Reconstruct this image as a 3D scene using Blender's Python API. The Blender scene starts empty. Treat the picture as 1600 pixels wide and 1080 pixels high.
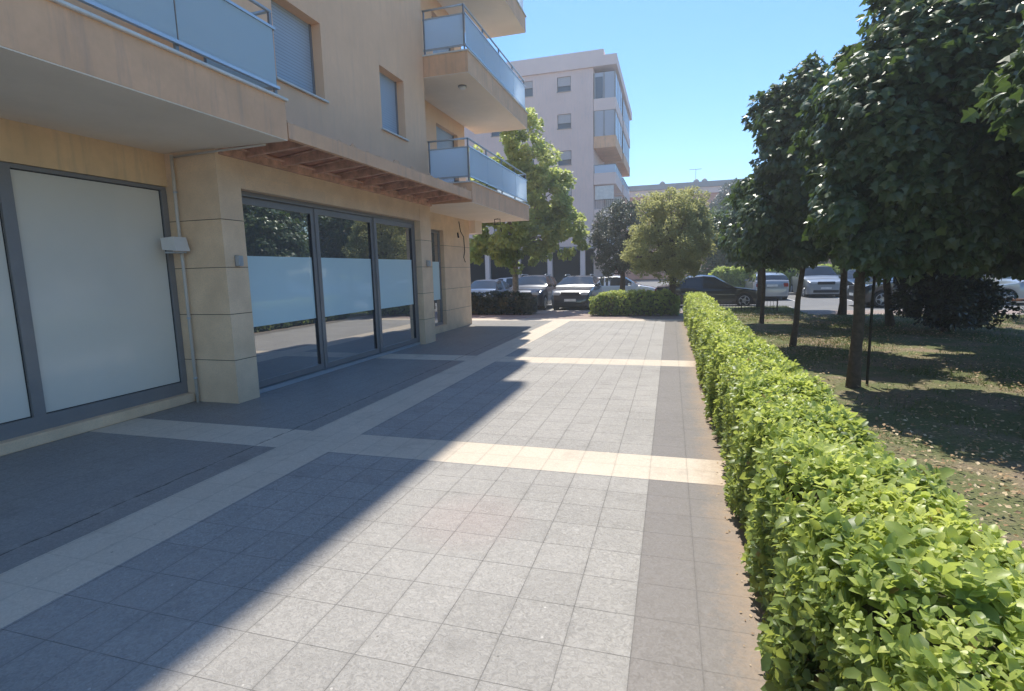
import bpy, bmesh, math, random
import numpy as np
from mathutils import Vector, Matrix
random.seed(7); rng=np.random.default_rng(11)
sc=bpy.context.scene; col=sc.collection
R=math.radians
# ------------------------------------------------------------------ helpers
def tag(o,label=None,cat=None,group=None,kind=None):
    if label: o['label']=label
    if cat: o['category']=cat
    if group: o['group']=group
    if kind: o['kind']=kind
    return o
def empty(name,loc=(0,0,0),rz=0,**k):
    o=bpy.data.objects.new(name,None); col.objects.link(o); o.location=loc; o.rotation_euler=(0,0,rz); o.empty_display_size=.1
    return tag(o,**k)
class MB:
    def __init__(s): s.v=[];s.f=[];s.m=[];s.sm=[]
    def add(s,vs,fs,mi=0,smooth=False):
        n=len(s.v); s.v+= [tuple(v) for v in vs]
        for f in fs: s.f.append(tuple(i+n for i in f)); s.m.append(mi); s.sm.append(smooth)
        return s
    def box(s,x0,x1,y0,y1,z0,z1,mi=0):
        v=[(x,y,z) for z in (z0,z1) for y in (y0,y1) for x in (x0,x1)]
        return s.add(v,[(0,2,3,1),(4,5,7,6),(0,1,5,4),(2,6,7,3),(0,4,6,2),(1,3,7,5)],mi)
    def bbox(s,x0,x1,y0,y1,z0,z1,b=.01,mi=0):
        # box with all edges chamfered
        bm=bmesh.new(); bmesh.ops.create_cube(bm,size=1)
        for v in bm.verts: v.co=Vector(((x0+x1)/2+v.co.x*(x1-x0),(y0+y1)/2+v.co.y*(y1-y0),(z0+z1)/2+v.co.z*(z1-z0)))
        bmesh.ops.bevel(bm,geom=bm.edges[:],offset=b,segments=2,affect='EDGES')
        bm.verts.index_update(); s.add([v.co for v in bm.verts],[[v.index for v in f.verts] for f in bm.faces],mi); bm.free(); return s
    def tube(s,pts,rs,n=8,mi=0,cap=True,smooth=True):
        pts=[Vector(p) for p in pts]
        if not hasattr(rs,'__len__'): rs=[rs]*len(pts)
        base=len(s.v); ref=Vector((0,0,1))
        for i,p in enumerate(pts):
            d=(pts[min(i+1,len(pts)-1)]-pts[max(i-1,0)]).normalized()
            r=Vector((1,0,0)) if abs(d.z)>.8 else ref
            a=d.cross(r).normalized(); b=d.cross(a)
            for k in range(n):
                t=2*math.pi*k/n; q=p+(a*math.cos(t)+b*math.sin(t))*rs[i]; s.v.append(tuple(q))
        for i in range(len(pts)-1):
            for k in range(n):
                a=base+i*n+k;b_=base+i*n+(k+1)%n
                s.f.append((a,b_,b_+n,a+n)); s.m.append(mi); s.sm.append(smooth)
        if cap:
            s.f.append(tuple(base+k for k in range(n))[::-1]); s.m.append(mi); s.sm.append(False)
            e=base+(len(pts)-1)*n; s.f.append(tuple(e+k for k in range(n))); s.m.append(mi); s.sm.append(False)
        return s
    def cyl(s,c,axis,r,h,n=20,mi=0):
        c=Vector(c);a=Vector(axis).normalized(); return s.tube([c-a*h/2,c+a*h/2],r,n,mi)
    def build(s,name,mats,parent=None,**k):
        me=bpy.data.meshes.new(name); me.from_pydata(s.v,[],s.f)
        if not isinstance(mats,(list,tuple)): mats=[mats]
        for m in mats: me.materials.append(m)
        me.polygons.foreach_set('material_index',s.m); me.polygons.foreach_set('use_smooth',s.sm); me.update()
        o=bpy.data.objects.new(name,me); col.objects.link(o)
        if parent: o.parent=parent
        return tag(o,**k)
def fast(name,V,F,mat,tint=None,smooth=False,parent=None,**k):
    V=np.asarray(V,np.float32).reshape(-1,3);F=np.asarray(F,np.int32);nf,m=F.shape
    me=bpy.data.meshes.new(name); me.vertices.add(len(V)); me.vertices.foreach_set('co',V.ravel())
    me.loops.add(nf*m); me.loops.foreach_set('vertex_index',F.ravel())
    me.polygons.add(nf); me.polygons.foreach_set('loop_start',np.arange(0,nf*m,m,dtype=np.int32))
    me.polygons.foreach_set('use_smooth',np.full(nf,smooth))
    me.update(calc_edges=True); me.validate()
    if tint is not None:
        a=me.attributes.new('tint','FLOAT','FACE'); a.data.foreach_set('value',np.asarray(tint,np.float32))
    me.materials.append(mat)
    o=bpy.data.objects.new(name,me); col.objects.link(o)
    if parent: o.parent=parent
    return tag(o,**k)
# ------------------------------------------------------------------ materials
class NT:
    def __init__(s,name):
        s.m=bpy.data.materials.new(name); s.m.use_nodes=True; s.t=s.m.node_tree; s.n=s.t.nodes
        s.p=s.n['Principled BSDF']; s.out=s.n['Material Output']
        s.co=s.n.new('ShaderNodeTexCoord').outputs['Object']
    def L(s,a,b): s.t.links.new(a,b)
    def _in(s,sock,v):
        if isinstance(v,bpy.types.NodeSocket): s.L(v,sock)
        elif v is not None:
            if hasattr(v,'__len__') and len(v)==3 and sock.type=='RGBA': v=(*v,1)
            sock.default_value=v
    def math(s,op,a,b=None,c=None,clamp=False):
        n=s.n.new('ShaderNodeMath'); n.operation=op; n.use_clamp=clamp
        for i,v in enumerate((a,b,c)): s._in(n.inputs[i],v)
        return n.outputs[0]
    def sep(s,v=None):
        n=s.n.new('ShaderNodeSeparateXYZ'); s.L(v or s.co,n.inputs[0]); return n.outputs
    def comb(s,x=0,y=0,z=0):
        n=s.n.new('ShaderNodeCombineXYZ'); 
        for i,v in enumerate((x,y,z)): s._in(n.inputs[i],v)
        return n.outputs[0]
    def noise(s,scale,detail=4,rough=.55,vec=None,out='Fac'):
        n=s.n.new('ShaderNodeTexNoise'); n.inputs['Scale'].default_value=scale;n.inputs['Detail'].default_value=detail;n.inputs['Roughness'].default_value=rough
        s.L(vec or s.co,n.inputs['Vector']); return n.outputs[out]
    def voro(s,scale,vec=None,out='Distance'):
        n=s.n.new('ShaderNodeTexVoronoi'); n.inputs['Scale'].default_value=scale; s.L(vec or s.co,n.inputs['Vector']); return n.outputs[out]
    def white(s,vec):
        n=s.n.new('ShaderNodeTexWhiteNoise'); s.L(vec,n.inputs['Vector']); return n.outputs['Value']
    def ramp(s,fac,a,b,lo=0.,hi=1.):
        n=s.n.new('ShaderNodeMapRange'); s._in(n.inputs[0],fac)
        for i,v in enumerate((a,b,lo,hi)): n.inputs[i+1].default_value=v
        return n.outputs[0]
    def mix(s,f,a,b,mode='MIX'):
        n=s.n.new('ShaderNodeMix'); n.data_type='RGBA'; n.blend_type=mode
        s._in(n.inputs[0],f); s._in(n.inputs[6],a); s._in(n.inputs[7],b); return n.outputs[2]
    def bump(s,h,dist=.01,strength=1):
        n=s.n.new('ShaderNodeBump'); n.inputs['Distance'].default_value=dist; n.inputs['Strength'].default_value=strength
        s.L(h,n.inputs['Height']); s.L(n.outputs[0],s.p.inputs['Normal'])
    def set(s,**k):
        for a,v in k.items(): s._in(s.p.inputs[{'color':'Base Color','rough':'Roughness','metal':'Metallic','ior':'IOR','coat':'Coat Weight','trans':'Transmission Weight','spec':'Specular IOR Level','alpha':'Alpha'}[a]],v)
        return s
def scl(c,k): return tuple(x*k for x in c)
def plain(name,c,rough=.6,metal=0,var=.12,scale=6,bump=.002,dirt=None,**k):
    s=NT(name); f=s.noise(scale,5); g=s.noise(scale*7,3)
    cc=s.mix(s.ramp(f,.3,.7),scl(c,1-var),scl(c,1+var)); cc=s.mix(s.ramp(g,.3,.8,0,.35),cc,scl(c,1-var*1.6))
    if dirt: # streaky weathering running down
        X,Y,Z=s.sep(); v=s.comb(s.math('MULTIPLY',X,9),s.math('MULTIPLY',Y,9),s.math('MULTIPLY',Z,.9))
        d=s.noise(1,5,.65,v); cc=s.mix(s.ramp(d,.5,.75,0,.6),cc,dirt)
    s.set(color=cc,rough=s.ramp(g,.2,.8,max(rough-.08,0),min(rough+.08,1)),metal=metal,**k)
    if bump: s.bump(g,bump,.6)
    return s.m
M={}
M['plaster']=plain('plaster_beige',(.92,.56,.34),.85,var=.05,scale=1.3,dirt=(.80,.49,.31))
M['plaster_y']=plain('plaster_ochre',(.84,.58,.33),.85,var=.09,scale=2,dirt=(.56,.42,.27))
M['fascia']=plain('fascia_salmon',(.80,.47,.27),.8,var=.10,scale=2.2,dirt=(.52,.33,.23))
M['soffit']=plain('soffit_paint',(.90,.77,.62),.8,var=.05,scale=1.5)
M['soffit_warm']=plain('soffit_warm',(.90,.76,.62),.8,var=.05,scale=1.5)
M['coping']=plain('coping_white',(.72,.69,.64),.6)
M['alu']=plain('grey_aluminium',(.27,.265,.27),.42,metal=.3,var=.05)
M['alu_l']=plain('pale_aluminium',(.50,.54,.58),.35,metal=.5,var=.05)
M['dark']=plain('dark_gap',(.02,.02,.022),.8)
M['rubber']=plain('rubber',(.018,.018,.02),.75)
M['panel']=plain('white_film_panel',(.74,.69,.60),.13,var=.03,scale=.8,bump=0)
M['rust']=plain('rust',(.70,.41,.28),.85,var=.35,scale=7,bump=.004,dirt=(.66,.40,.28))
M['rustd']=plain('rust_deck',(.55,.26,.17),.9,var=.35,scale=5,bump=.004)
M['pvc']=plain('pvc_pipe',(.58,.53,.47),.5,var=.06)
M['white']=plain('white_plastic',(.70,.69,.67),.4,var=.04)
M['steel']=plain('steel',(.35,.36,.38),.35,metal=.8)
M['wood']=plain('weathered_wood',(.25,.12,.07),.8,var=.25,scale=12)
def stone():
    s=NT('travertine'); X,Y,Z=s.sep()
    f=s.noise(3,6,.6); g=s.noise(60,3); h=s.voro(55)
    c=s.mix(s.ramp(f,.3,.7),(.76,.53,.33),(.93,.67,.43)); c=s.mix(s.ramp(g,.45,.75,0,.4),c,(.50,.41,.31))
    c=s.mix(s.math('MULTIPLY',s.ramp(h,.0,.12,1,0),.35),c,(.18,.14,.11))
    blk=s.white(s.comb(s.math('FLOOR',s.math('DIVIDE',s.math('SUBTRACT',Z,-.03),.638)),s.math('FLOOR',s.math('MULTIPLY',Y,1.1)),3))
    c=s.mix(s.ramp(blk,0,1,0,.25),c,(.54,.46,.38))
    q=s.math('ABSOLUTE',s.math('SUBTRACT',s.math('FRACT',s.math('DIVIDE',s.math('ADD',Z,.03+.319),.638)),.5))
    ln=s.math('MULTIPLY',s.math('LESS_THAN',q,.0065),s.math('LESS_THAN',Z,2.75))
    ln=s.math('MULTIPLY',ln,s.math('GREATER_THAN',Z,.3))
    c=s.mix(ln,c,(.045,.033,.025)); s.set(color=c,rough=.7)
    s.bump(s.math('SUBTRACT',s.math('MULTIPLY',g,.3),s.math('MULTIPLY',ln,2)),.004,.7); return s.m
M['stone']=stone()
def tiles(name,c,dark,rb=.004,rough=.7,lines=1.,grain=(.5,.74),tv=.30,sand=False,sx=.309,sy=.303,crack=False):
    """paving: joints every tile, each tile its own tone, rough grain in relief"""
    s=NT(name); X,Y,Z=s.sep(); w=s.noise(2.5,2); 
    tx=s.math('DIVIDE',s.math('ADD',X,1.0737+sx*40),sx); ty=s.math('DIVIDE',s.math('SUBTRACT',Y,2.8536-sy*40),sy)
    cell=s.comb(s.math('FLOOR',tx),s.math('FLOOR',ty),1); rnd=s.white(cell); rnd2=s.white(s.comb(s.math('FLOOR',ty),s.math('FLOOR',tx),9))
    # tile-dependent texture offset so that no two tiles show the same grain
    vec=s.comb(s.math('ADD',X,s.math('MULTIPLY',rnd,7)),s.math('ADD',Y,s.math('MULTIPLY',rnd2,7)),0)
    dn=s.n.new('ShaderNodeTexNoise'); dn.inputs['Scale'].default_value=38; dn.inputs['Detail'].default_value=5; dn.inputs['Distortion'].default_value=1.6; s.L(vec,dn.inputs['Vector']); g=dn.outputs['Fac']; g2=s.noise(190,3,.65,vec); big=s.noise(.9,4); mid=s.noise(7,5,.6)
    base=s.mix(s.ramp(g,grain[0]-.16,grain[1],0,1),dark,c)
    base=s.mix(s.ramp(rnd,0,1,0,tv),base,scl(dark,.8)); base=s.mix(s.ramp(big,.35,.7,0,.3),base,scl(c,1.12)); base=s.mix(s.ramp(mid,.5,.8,0,.25),base,scl(dark,.75))
    sp=s.voro(9,vec=s.comb(X,Y,0)); base=s.mix(s.math('MULTIPLY',s.math('LESS_THAN',sp,.055),.6),base,scl(c,1.5)); sp2=s.voro(4.3,vec=s.comb(Y,X,0)); base=s.mix(s.math('MULTIPLY',s.math('LESS_THAN',s.math('ADD',sp2,s.math('MULTIPLY',s.noise(30,3),.05)),.055),.65),base,scl(dark,.35)); gr=s.ramp(s.math('ADD',fxx:=s.math('ABSOLUTE',s.math('SUBTRACT',s.math('FRACT',tx),.5)),s.math('MULTIPLY',s.math('SUBTRACT',mid,.5),.15)),.44,.5,0,.22); base=s.mix(gr,base,scl(dark,.6)); rs=s.math('ADD',s.math('POWER',s.math('SUBTRACT',X,-1.35),2),s.math('POWER',s.math('SUBTRACT',Y,3.35),2)); base=s.mix(s.ramp(s.math('ADD',rs,s.math('MULTIPLY',mid,.12)),.05,.3,.16,0),base,(.42,.24,.22))
    st=s.noise(1.7,6,.7); base=s.mix(s.ramp(st,.56,.72,0,.4),base,scl(dark,.55))
    fx=s.math('ABSOLUTE',s.math('SUBTRACT',s.math('FRACT',tx),.5)); fy=s.math('ABSOLUTE',s.math('SUBTRACT',s.math('FRACT',ty),.5))
    jw=s.math('ADD',.494,s.math('MULTIPLY',s.math('SUBTRACT',w,.5),.004))
    ln=s.math('MAXIMUM',s.math('GREATER_THAN',fx,jw),s.math('GREATER_THAN',fy,jw))
    base=s.mix(s.math('MULTIPLY',ln,s.math('MULTIPLY',lines*.85,s.ramp(s.noise(6,3),.3,.6,.35,1))),base,scl(dark,.4))
    if sand:
        sd=s.ramp(s.math('ADD',s.math('ADD',X,s.math('MULTIPLY',s.math('SUBTRACT',s.noise(3,4),.5),.35)),s.math('MULTIPLY',s.math('SUBTRACT',s.noise(22,5,.75),.5),.35)),.24,.50); base=s.mix(s.math('MULTIPLY',sd,.75),base,(.36,.25,.16))
    if crack:
        wv=s.math('MULTIPLY',s.math('SUBTRACT',s.noise(5,5,.7),.5),.07)
        d=s.math('ABSOLUTE',s.math('ADD',s.math('ADD',X,4.14),wv)); base=s.mix(s.math('LESS_THAN',d,.009),base,scl(dark,.18))
        d2=s.ramp(d,.0,.11,1,0); pat=s.ramp(s.noise(9,5,.7),.48,.6); base=s.mix(s.math('MULTIPLY',s.math('MULTIPLY',d2,pat),.45),base,scl(c,1.35))
    s.set(color=base,rough=s.ramp(g,.3,.7,rough+.1,rough-.12))
    s.bump(s.math('SUBTRACT',s.math('ADD',g,s.math('MULTIPLY',g2,.3)),s.math('MULTIPLY',ln,1.2)),rb,.9); return s.m
M['t_grey']=tiles('paving_grey_rough',(.425,.40,.37),(.265,.25,.23),.006,.72)
M['t_dark']=tiles('paving_dark_smooth',(.28,.265,.25),(.205,.195,.185),.0015,.5,lines=.25,tv=.15,crack=True)
M['t_cream']=tiles('paving_cream',(.66,.565,.45),(.53,.45,.355),.0015,.6,lines=.45,tv=.22,crack=True)
M['t_cream2']=tiles('paving_cream_sandy',(.66,.565,.45),(.53,.45,.355),.0015,.6,lines=.45,tv=.22,sand=True)
M['t_brown']=tiles('paving_taupe',(.20,.18,.165),(.165,.147,.132),.0015,.6,lines=.4,tv=.2,sand=True)
M['t_far']=tiles('paving_pink',(.36,.27,.23),(.28,.21,.18),.002,.75,sx=.2,sy=.1)
def soil():
    s=NT('soil_and_sparse_grass'); n=s.noise(1.1,5,.6); g=s.noise(35,4,.7); 
    c=s.mix(s.ramp(g,.35,.65),(.17,.125,.08),(.33,.26,.175)); gr=s.mix(s.ramp(g,.3,.7),(.07,.10,.03),(.17,.20,.065))
    c=s.mix(s.ramp(n,.40,.55,0,.85),c,gr); s.set(color=c,rough=.95); s.bump(g,.03,.8); return s.m
M['soil']=soil()
def grassm():
    s=NT('lawn'); g=s.noise(30,4,.7); n=s.noise(.8,4)
    c=s.mix(s.ramp(g,.3,.7),(.05,.085,.02),(.13,.18,.05)); c=s.mix(s.ramp(n,.5,.65,0,.6),c,(.24,.19,.10)); s.set(color=c,rough=.95); s.bump(g,.03,.8); return s.m
M['grass']=grassm()
def asph():
    s=NT('asphalt'); g=s.noise(90,3,.7); n=s.noise(.5,5)
    c=s.mix(s.ramp(g,.3,.7),(.13,.13,.13),(.21,.205,.20)); c=s.mix(s.ramp(n,.4,.7,0,.5),c,(.24,.235,.225)); s.set(color=c,rough=.85); s.bump(g,.006,.6); return s.m
M['asphalt']=asph()
M['kerb']=plain('kerb_stone',(.42,.40,.37),.8,var=.12,scale=4)
M['bark']=plain('bark',(.10,.075,.055),.95,var=.4,scale=14,bump=.02)
M['barkpale']=plain('bark_pale',(.24,.21,.16),.9,var=.4,scale=9,bump=.01)
M['twig']=plain('dark_twigs',(.035,.03,.018),.95,var=.4,scale=20,bump=.02)
M['hedgetwig']=plain('hedge_twigs',(.075,.08,.035),.95,var=.4,scale=25,bump=.02)
def glassm(name,c,ior=1.75,rough=.02):
    s=NT(name); s.set(color=c,rough=rough,ior=ior); n=s.noise(1.3,2); s.bump(n,.004,.15); return s.m
M['shopglass']=glassm('shop_glass_dark',(.50,.51,.52),1.5,.0); M['shopglass'].node_tree.nodes['Principled BSDF'].inputs['Metallic'].default_value=.85
M['frost']=glassm('frosted_film',(.66,.84,.88),1.7,.05)
M['carglass']=glassm('car_glass',(.02,.025,.03),1.7,.02)
def frostglass(name,c,tr=.5):
    s=NT(name); s.set(color=c,rough=.28,ior=1.55); t=s.n.new('ShaderNodeBsdfTranslucent'); t.inputs[0].default_value=(*scl(c,1.1),1)
    m=s.n.new('ShaderNodeMixShader'); m.inputs[0].default_value=tr; s.L(s.p.outputs[0],m.inputs[1]); s.L(t.outputs[0],m.inputs[2]); s.L(m.outputs[0],s.out.inputs[0]); return s.m
M['balglassL']=frostglass('balcony_glass_blue',(.66,.76,.80),.5)
M['balglassR']=frostglass('balcony_glass_pale',(.80,.88,.94),.7)
def shutter(name,c):
    s=NT(name); X,Y,Z=s.sep(); w=s.math('FRACT',s.math('MULTIPLY',Z,20)); ln=s.math('LESS_THAN',w,.14)
    s.set(color=s.mix(ln,s.mix(s.noise(2,3),scl(c,.9),scl(c,1.1)),scl(c,.5)),rough=.5); s.bump(w,.006,.6); return s.m
M['shutter']=shutter('roller_shutter',(.40,.44,.50))
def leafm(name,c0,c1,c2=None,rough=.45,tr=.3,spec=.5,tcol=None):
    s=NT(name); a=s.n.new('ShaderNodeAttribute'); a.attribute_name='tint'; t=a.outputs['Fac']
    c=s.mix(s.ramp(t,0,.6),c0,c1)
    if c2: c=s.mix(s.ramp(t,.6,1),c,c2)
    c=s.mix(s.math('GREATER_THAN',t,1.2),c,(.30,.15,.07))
    c=s.mix(s.ramp(s.noise(40,2),.4,.8,0,.25),c,scl(c0,.8))
    s.set(color=c,rough=rough,spec=spec)
    tn=s.n.new('ShaderNodeBsdfTranslucent'); s.L(s.mix(.5,c,tcol or scl(c1,2.0),'MIX'),tn.inputs[0])
    m=s.n.new('ShaderNodeMixShader'); m.inputs[0].default_value=tr; s.L(s.p.outputs[0],m.inputs[1]); s.L(tn.outputs[0],m.inputs[2]); s.L(m.outputs[0],s.out.inputs[0]); return s.m
M['l_hedge']=leafm('hedge_leaf',(.10,.17,.06),(.37,.46,.12),(.66,.70,.22),.4,.48,.5,(.80,.88,.16))
M['l_maple']=leafm('maple_leaf',(.06,.10,.05),(.10,.15,.055),(.20,.26,.08),.33,.25,.5,(.20,.32,.05))
M['l_plane']=leafm('plane_leaf',(.20,.26,.08),(.40,.46,.14),(.70,.72,.32),.45,.55,.5,(.85,.90,.26))
M['l_olive']=leafm('photinia_leaf',(.22,.25,.11),(.42,.43,.18),(.62,.55,.28),.5,.5,.4,(.74,.72,.28))
M['l_oak']=leafm('holm_leaf',(.10,.12,.09),(.19,.21,.16),(.36,.37,.30),.4,.15,.5,(.12,.16,.06))
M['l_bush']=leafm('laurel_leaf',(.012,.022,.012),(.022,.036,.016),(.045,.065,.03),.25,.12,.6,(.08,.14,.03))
M['l_far']=leafm('far_leaf',(.05,.08,.03),(.10,.15,.045),(.20,.26,.08),.5,.3,.4,(.22,.30,.07))
M['litter']=leafm('dry_leaf',(.32,.20,.11),(.56,.42,.26),(.76,.63,.43),.8,.15,.2,(.4,.25,.1))
M['blade']=leafm('grass_blade',(.05,.08,.02),(.11,.16,.04),(.22,.22,.09),.6,.3,.3,(.2,.26,.05))
# far building
M['mauve']=plain('render_mauve',(.78,.59,.52),.9,var=.05,scale=.6,dirt=(.58,.49,.47))
M['mauve_l']=plain('render_pale',(.82,.64,.57),.9,var=.05,scale=.6)
M['orange']=plain('render_orange',(.60,.30,.20),.9,var=.08,scale=.4)
M['roofm']=plain('roof_edge',(.33,.31,.29),.8)
M['farwin']=glassm('far_window',(.10,.13,.16),1.5,.1)
M['farsh']=shutter('far_shutter',(.50,.47,.47))
M['encl']=glassm('enclosed_balcony_panels',(.42,.45,.50),1.5,.25)
# ------------------------------------------------------------------ setting: ground
def sheet(name,rects,mats,z,z0=None,**k):
    mb=MB()
    for (x0,x1,y0,y1,mi) in rects: mb.add([(x0,y0,z),(x1,y0,z),(x1,y1,z),(x0,y1,z)],[(0,1,2,3)],mi)
    return mb.build(name,mats,kind='structure',**k)
W=800
sheet('ground',[(-W,W,-W,W,0)],[M['asphalt']],-.14)
# paved terrace, one rectangle per paving colour, edge to edge
xs=[-7.2,-4.12,-3.873,-3.256,-.147,.50]; ys=[-3,-.95,-.365,4.385,4.97,9.724,10.34,17.95,18.6]
rects=[]
for j in range(len(ys)-1):
    cream=j in (1,3,5,7)
    for i in range(len(xs)-1):
        if i==2: mi=2
        elif cream: mi=3 if i==4 else 2
        else: mi=(1,1,2,0,4)[i]
        rects.append((xs[i],xs[i+1],ys[j],ys[j+1],mi))
sheet('pavement',rects,[M['t_grey'],M['t_dark'],M['t_cream'],M['t_cream2'],M['t_brown']],0)
sheet('pavement_far',[(-30,.5,18.6,22.3,0),(-30,-7.2,16.9,18.6,0)],[M['t_far']],-.001)
def lawn():
    nx,ny=150,150; xs=np.linspace(.5,32,nx); ys=np.linspace(-3,20.3,ny); X,Y=np.meshgrid(xs,ys)
    Z=.02+.03*np.sin(X*1.7+Y*.6)*np.sin(Y*1.3)+.015*np.sin(X*5+Y*3.1)+rng.normal(0,.004,X.shape); Z[:, -1]=0; Z[-1,:]=0.0; Z[:,0]=-.01
    V=np.stack([X,Y,Z],-1).reshape(-1,3); i=np.arange(ny-1)[:,None]*nx+np.arange(nx-1)[None]; i=i.ravel()
    fast('lawn',V,np.stack([i,i+1,i+nx+1,i+nx],-1),M['soil'],smooth=True,kind='structure')
lawn()
sheet('grass_verge',[(.5,4.6,20.5,24.3,0)],[M['grass']],.0)
sheet('footpath',[(4.6,32,20.5,22.3,0)],[M['t_far']],-.002)
sheet('lawn_edge',[(.5,32,20.3,20.5,0)],[M['kerb']],.012)
mb=MB(); mb.bbox(-30,.5,22.3,22.45,-.14,.0,.015); mb.bbox(4.6,32,22.3,22.45,-.14,.0,.015); mb.bbox(.5,4.75,24.3,24.45,-.14,.005,.015); mb.bbox(4.6,4.75,22.46,24.29,-.14,.004,.015)
mb.build('kerb',M['kerb'],kind='structure')
mb=MB(); mb.box(-30,60,36,36.15,-.14,.0); mb.add([(-30,36.15,-.004),(60,36.15,-.004),(60,39,-.004),(-30,39,-.004)],[(0,1,2,3)]); mb.build('pavement_across',M['kerb'],kind='structure')
# painted parking lines on the road
mb=MB()
for x in (-10.2,-7.75,-5.35,-2.9,-.5): mb.add([(x-.05,22.6,-.135),(x+.05,22.6,-.135),(x+.05,27,-.135),(x-.05,27,-.135)],[(0,1,2,3)])
for x in (6.1,8.6,11.1,13.6): mb.add([(x-.05,30,-.135),(x+.05,30,-.135),(x+.05,34.6,-.135),(x-.05,34.6,-.135)],[(0,1,2,3)])
mb.build('road_marking',M['coping'],kind='structure')
# ------------------------------------------------------------------ near building
def slab_holes(mb,fx,t,y0,y1,z0,z1,holes,mi=0):
    """wall slab whose front face is x=fx and whose openings are real holes"""
    Y=sorted({y0,y1,*[h[0] for h in holes],*[h[1] for h in holes]}); Z=sorted({z0,z1,*[h[2] for h in holes],*[h[3] for h in holes]})
    def inh(y,z): return any(h[0]<y<h[1] and h[2]<z<h[3] for h in holes)
    b=fx-t
    for a,c in zip(Y,Y[1:]):
        for d,e in zip(Z,Z[1:]):
            if inh((a+c)/2,(d+e)/2): continue
            mb.add([(fx,a,d),(fx,c,d),(fx,c,e),(fx,a,e)],[(0,1,2,3)],mi); mb.add([(b,a,d),(b,c,d),(b,c,e),(b,a,e)],[(0,3,2,1)],mi)
    for h in [(y0,y1,z0,z1)]+list(holes):
        a,c,d,e=h
        mb.add([(fx,a,d),(b,a,d),(b,a,e),(fx,a,e)],[(0,1,2,3)],mi); mb.add([(fx,c,d),(b,c,d),(b,c,e),(fx,c,e)],[(0,3,2,1)],mi)
        mb.add([(fx,a,e),(b,a,e),(b,c,e),(fx,c,e)],[(0,1,2,3)],mi); mb.add([(fx,a,d),(b,a,d),(b,c,d),(fx,c,d)],[(0,3,2,1)],mi)
bld=empty('apartment_building',(-5.75,6,0),label='beige apartment building with a shuttered shopfront, glass balconies and a rusty canopy beside the paving',cat='building')
def P(mb,name,mats,parent=bld,**k):
    o=mb.build(name,mats,**k); o.parent=parent
    # keep world position under the parent chain
    w=Vector((0,0,0)); q=parent
    while q: w+=q.location; q=q.parent
    o.location=-w if parent is bld else (0,0,0)
    return o
FH=2.96
holes=[]
for k in range(5): holes+= [(7.2,8.38,4.71+k*FH,5.95+k*FH),(10.3,11.34,4.71+k*FH,5.95+k*FH)]
mb=MB(); slab_holes(mb,-5.75,.26,5.9,12.4,3.425,19.0,holes); mb.box(-12,-6.02,5.9,12.4,3.425,19.0)
mb.box(-12,-6.65,-4,5.9,3.425,19.0)
P(mb,'upper_wall',M['plaster'])
hs=[]
for k in range(5): hs.append((12.75,13.55,3.9+k*FH,5.95+k*FH)); hs.append((14.6,16.2,3.9+k*FH,5.95+k*FH))
mb=MB(); slab_holes(mb,-6.45,.2,12.4,16.8,3.425,19,hs); mb.box(-12,-6.66,12.4,16.8,0,19); P(mb,'recessed_wall',M['plaster'])
mb=MB(); mb.box(-12,-4.62,-4,17.85,19.0,19.75); P(mb,'roof',M['fascia'])
def window(y0,y1,z0,z1,fx,reveal,sill=True):
    mb=MB(); mb.box(fx-reveal-.02,fx-reveal,y0,y1,z0,z1); w=P(mb,'window',M['shutter'])
    f=MB(); 
    for a in ((y0+.001,y0+.04,z0,z1),(y1-.04,y1-.001,z0,z1)): f.box(fx-reveal+.001,fx-reveal+.025,*a)
    f.box(fx-reveal+.001,fx-reveal+.03,y0+.04,y1-.04,z0,z0+.05)
    f.build('shutter_frame',M['alu'],w)
    if sill: s=MB(); s.bbox(fx-reveal+.03,fx+.05,y0-.05,y1+.05,z0-.03,z0+.002,.005); s.build('sill',M['coping'],w)
for h in holes: window(*h,-5.75,.2)
for h in hs: window(h[0],h[1],h[2]+.02,h[3],-6.45,.15,False)
# ground floor
mb=MB(); mb.box(-12,-6.9,-4,12.4,0,3.42); P(mb,'inner_wall',M['plaster_y'])
for a,b in ((5.87,6.27),(11.84,12.43)): mb=MB(); mb.box(-6.9,-5.75,a,b,0,3.42); P(mb,'pillar',M['stone'])
mb=MB(); mb.box(-5.95,-5.755,6.27,11.84,2.97,3.42); P(mb,'lintel',M['stone'])
mb=MB(); mb.box(-6.9,-6.60,-4,5.87,2.99,3.42); P(mb,'upper_shop_wall',M['plaster_y'])
# shopfront left : fixed white film panels
mb=MB(); mb.bbox(-6.9,-6.50,-4,5.86,0,.125,.012); P(mb,'plinth',M['stone'])
mb=MB()
z0,z1=.126,2.985
for a in ((-4,5.865,z0,.29),(-4,5.865,2.94,z1)): mb.box(-6.72,-6.63,*a)
for a in ((5.79,5.865),(3.93,4.05),(1.9,2.02),(-.2,-.08)): mb.box(-6.72,-6.625,a[0],a[1],.29,2.94)
mb.box(-6.72,-6.635,2.02,3.93,2.56,2.68)
P(mb,'shopfront_frame',M['alu'])
for a in ((4.05,5.79,.29,2.94),(2.02,3.93,.29,2.56),(-.08,1.9,.29,2.94)):
    mb=MB(); mb.box(-6.69,-6.66,*a); o=P(mb,'film_panel',M['panel'])
    g=MB(); g.box(-6.659,-6.655,a[0]+.004,a[0]+.014,a[2],a[3]); g.box(-6.659,-6.655,a[1]-.014,a[1]-.004,a[2],a[3]); g.box(-6.659,-6.655,a[0]+.014,a[1]-.014,a[2]+.002,a[2]+.012); g.box(-6.659,-6.655,a[0]+.014,a[1]-.014,a[3]-.012,a[3]-.002); g.build('gasket',M['rubber'],o)
mb=MB(); mb.box(-6.69,-6.67,2.02,3.93,2.68,2.94); P(mb,'transom_glass',M['shopglass'])
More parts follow.
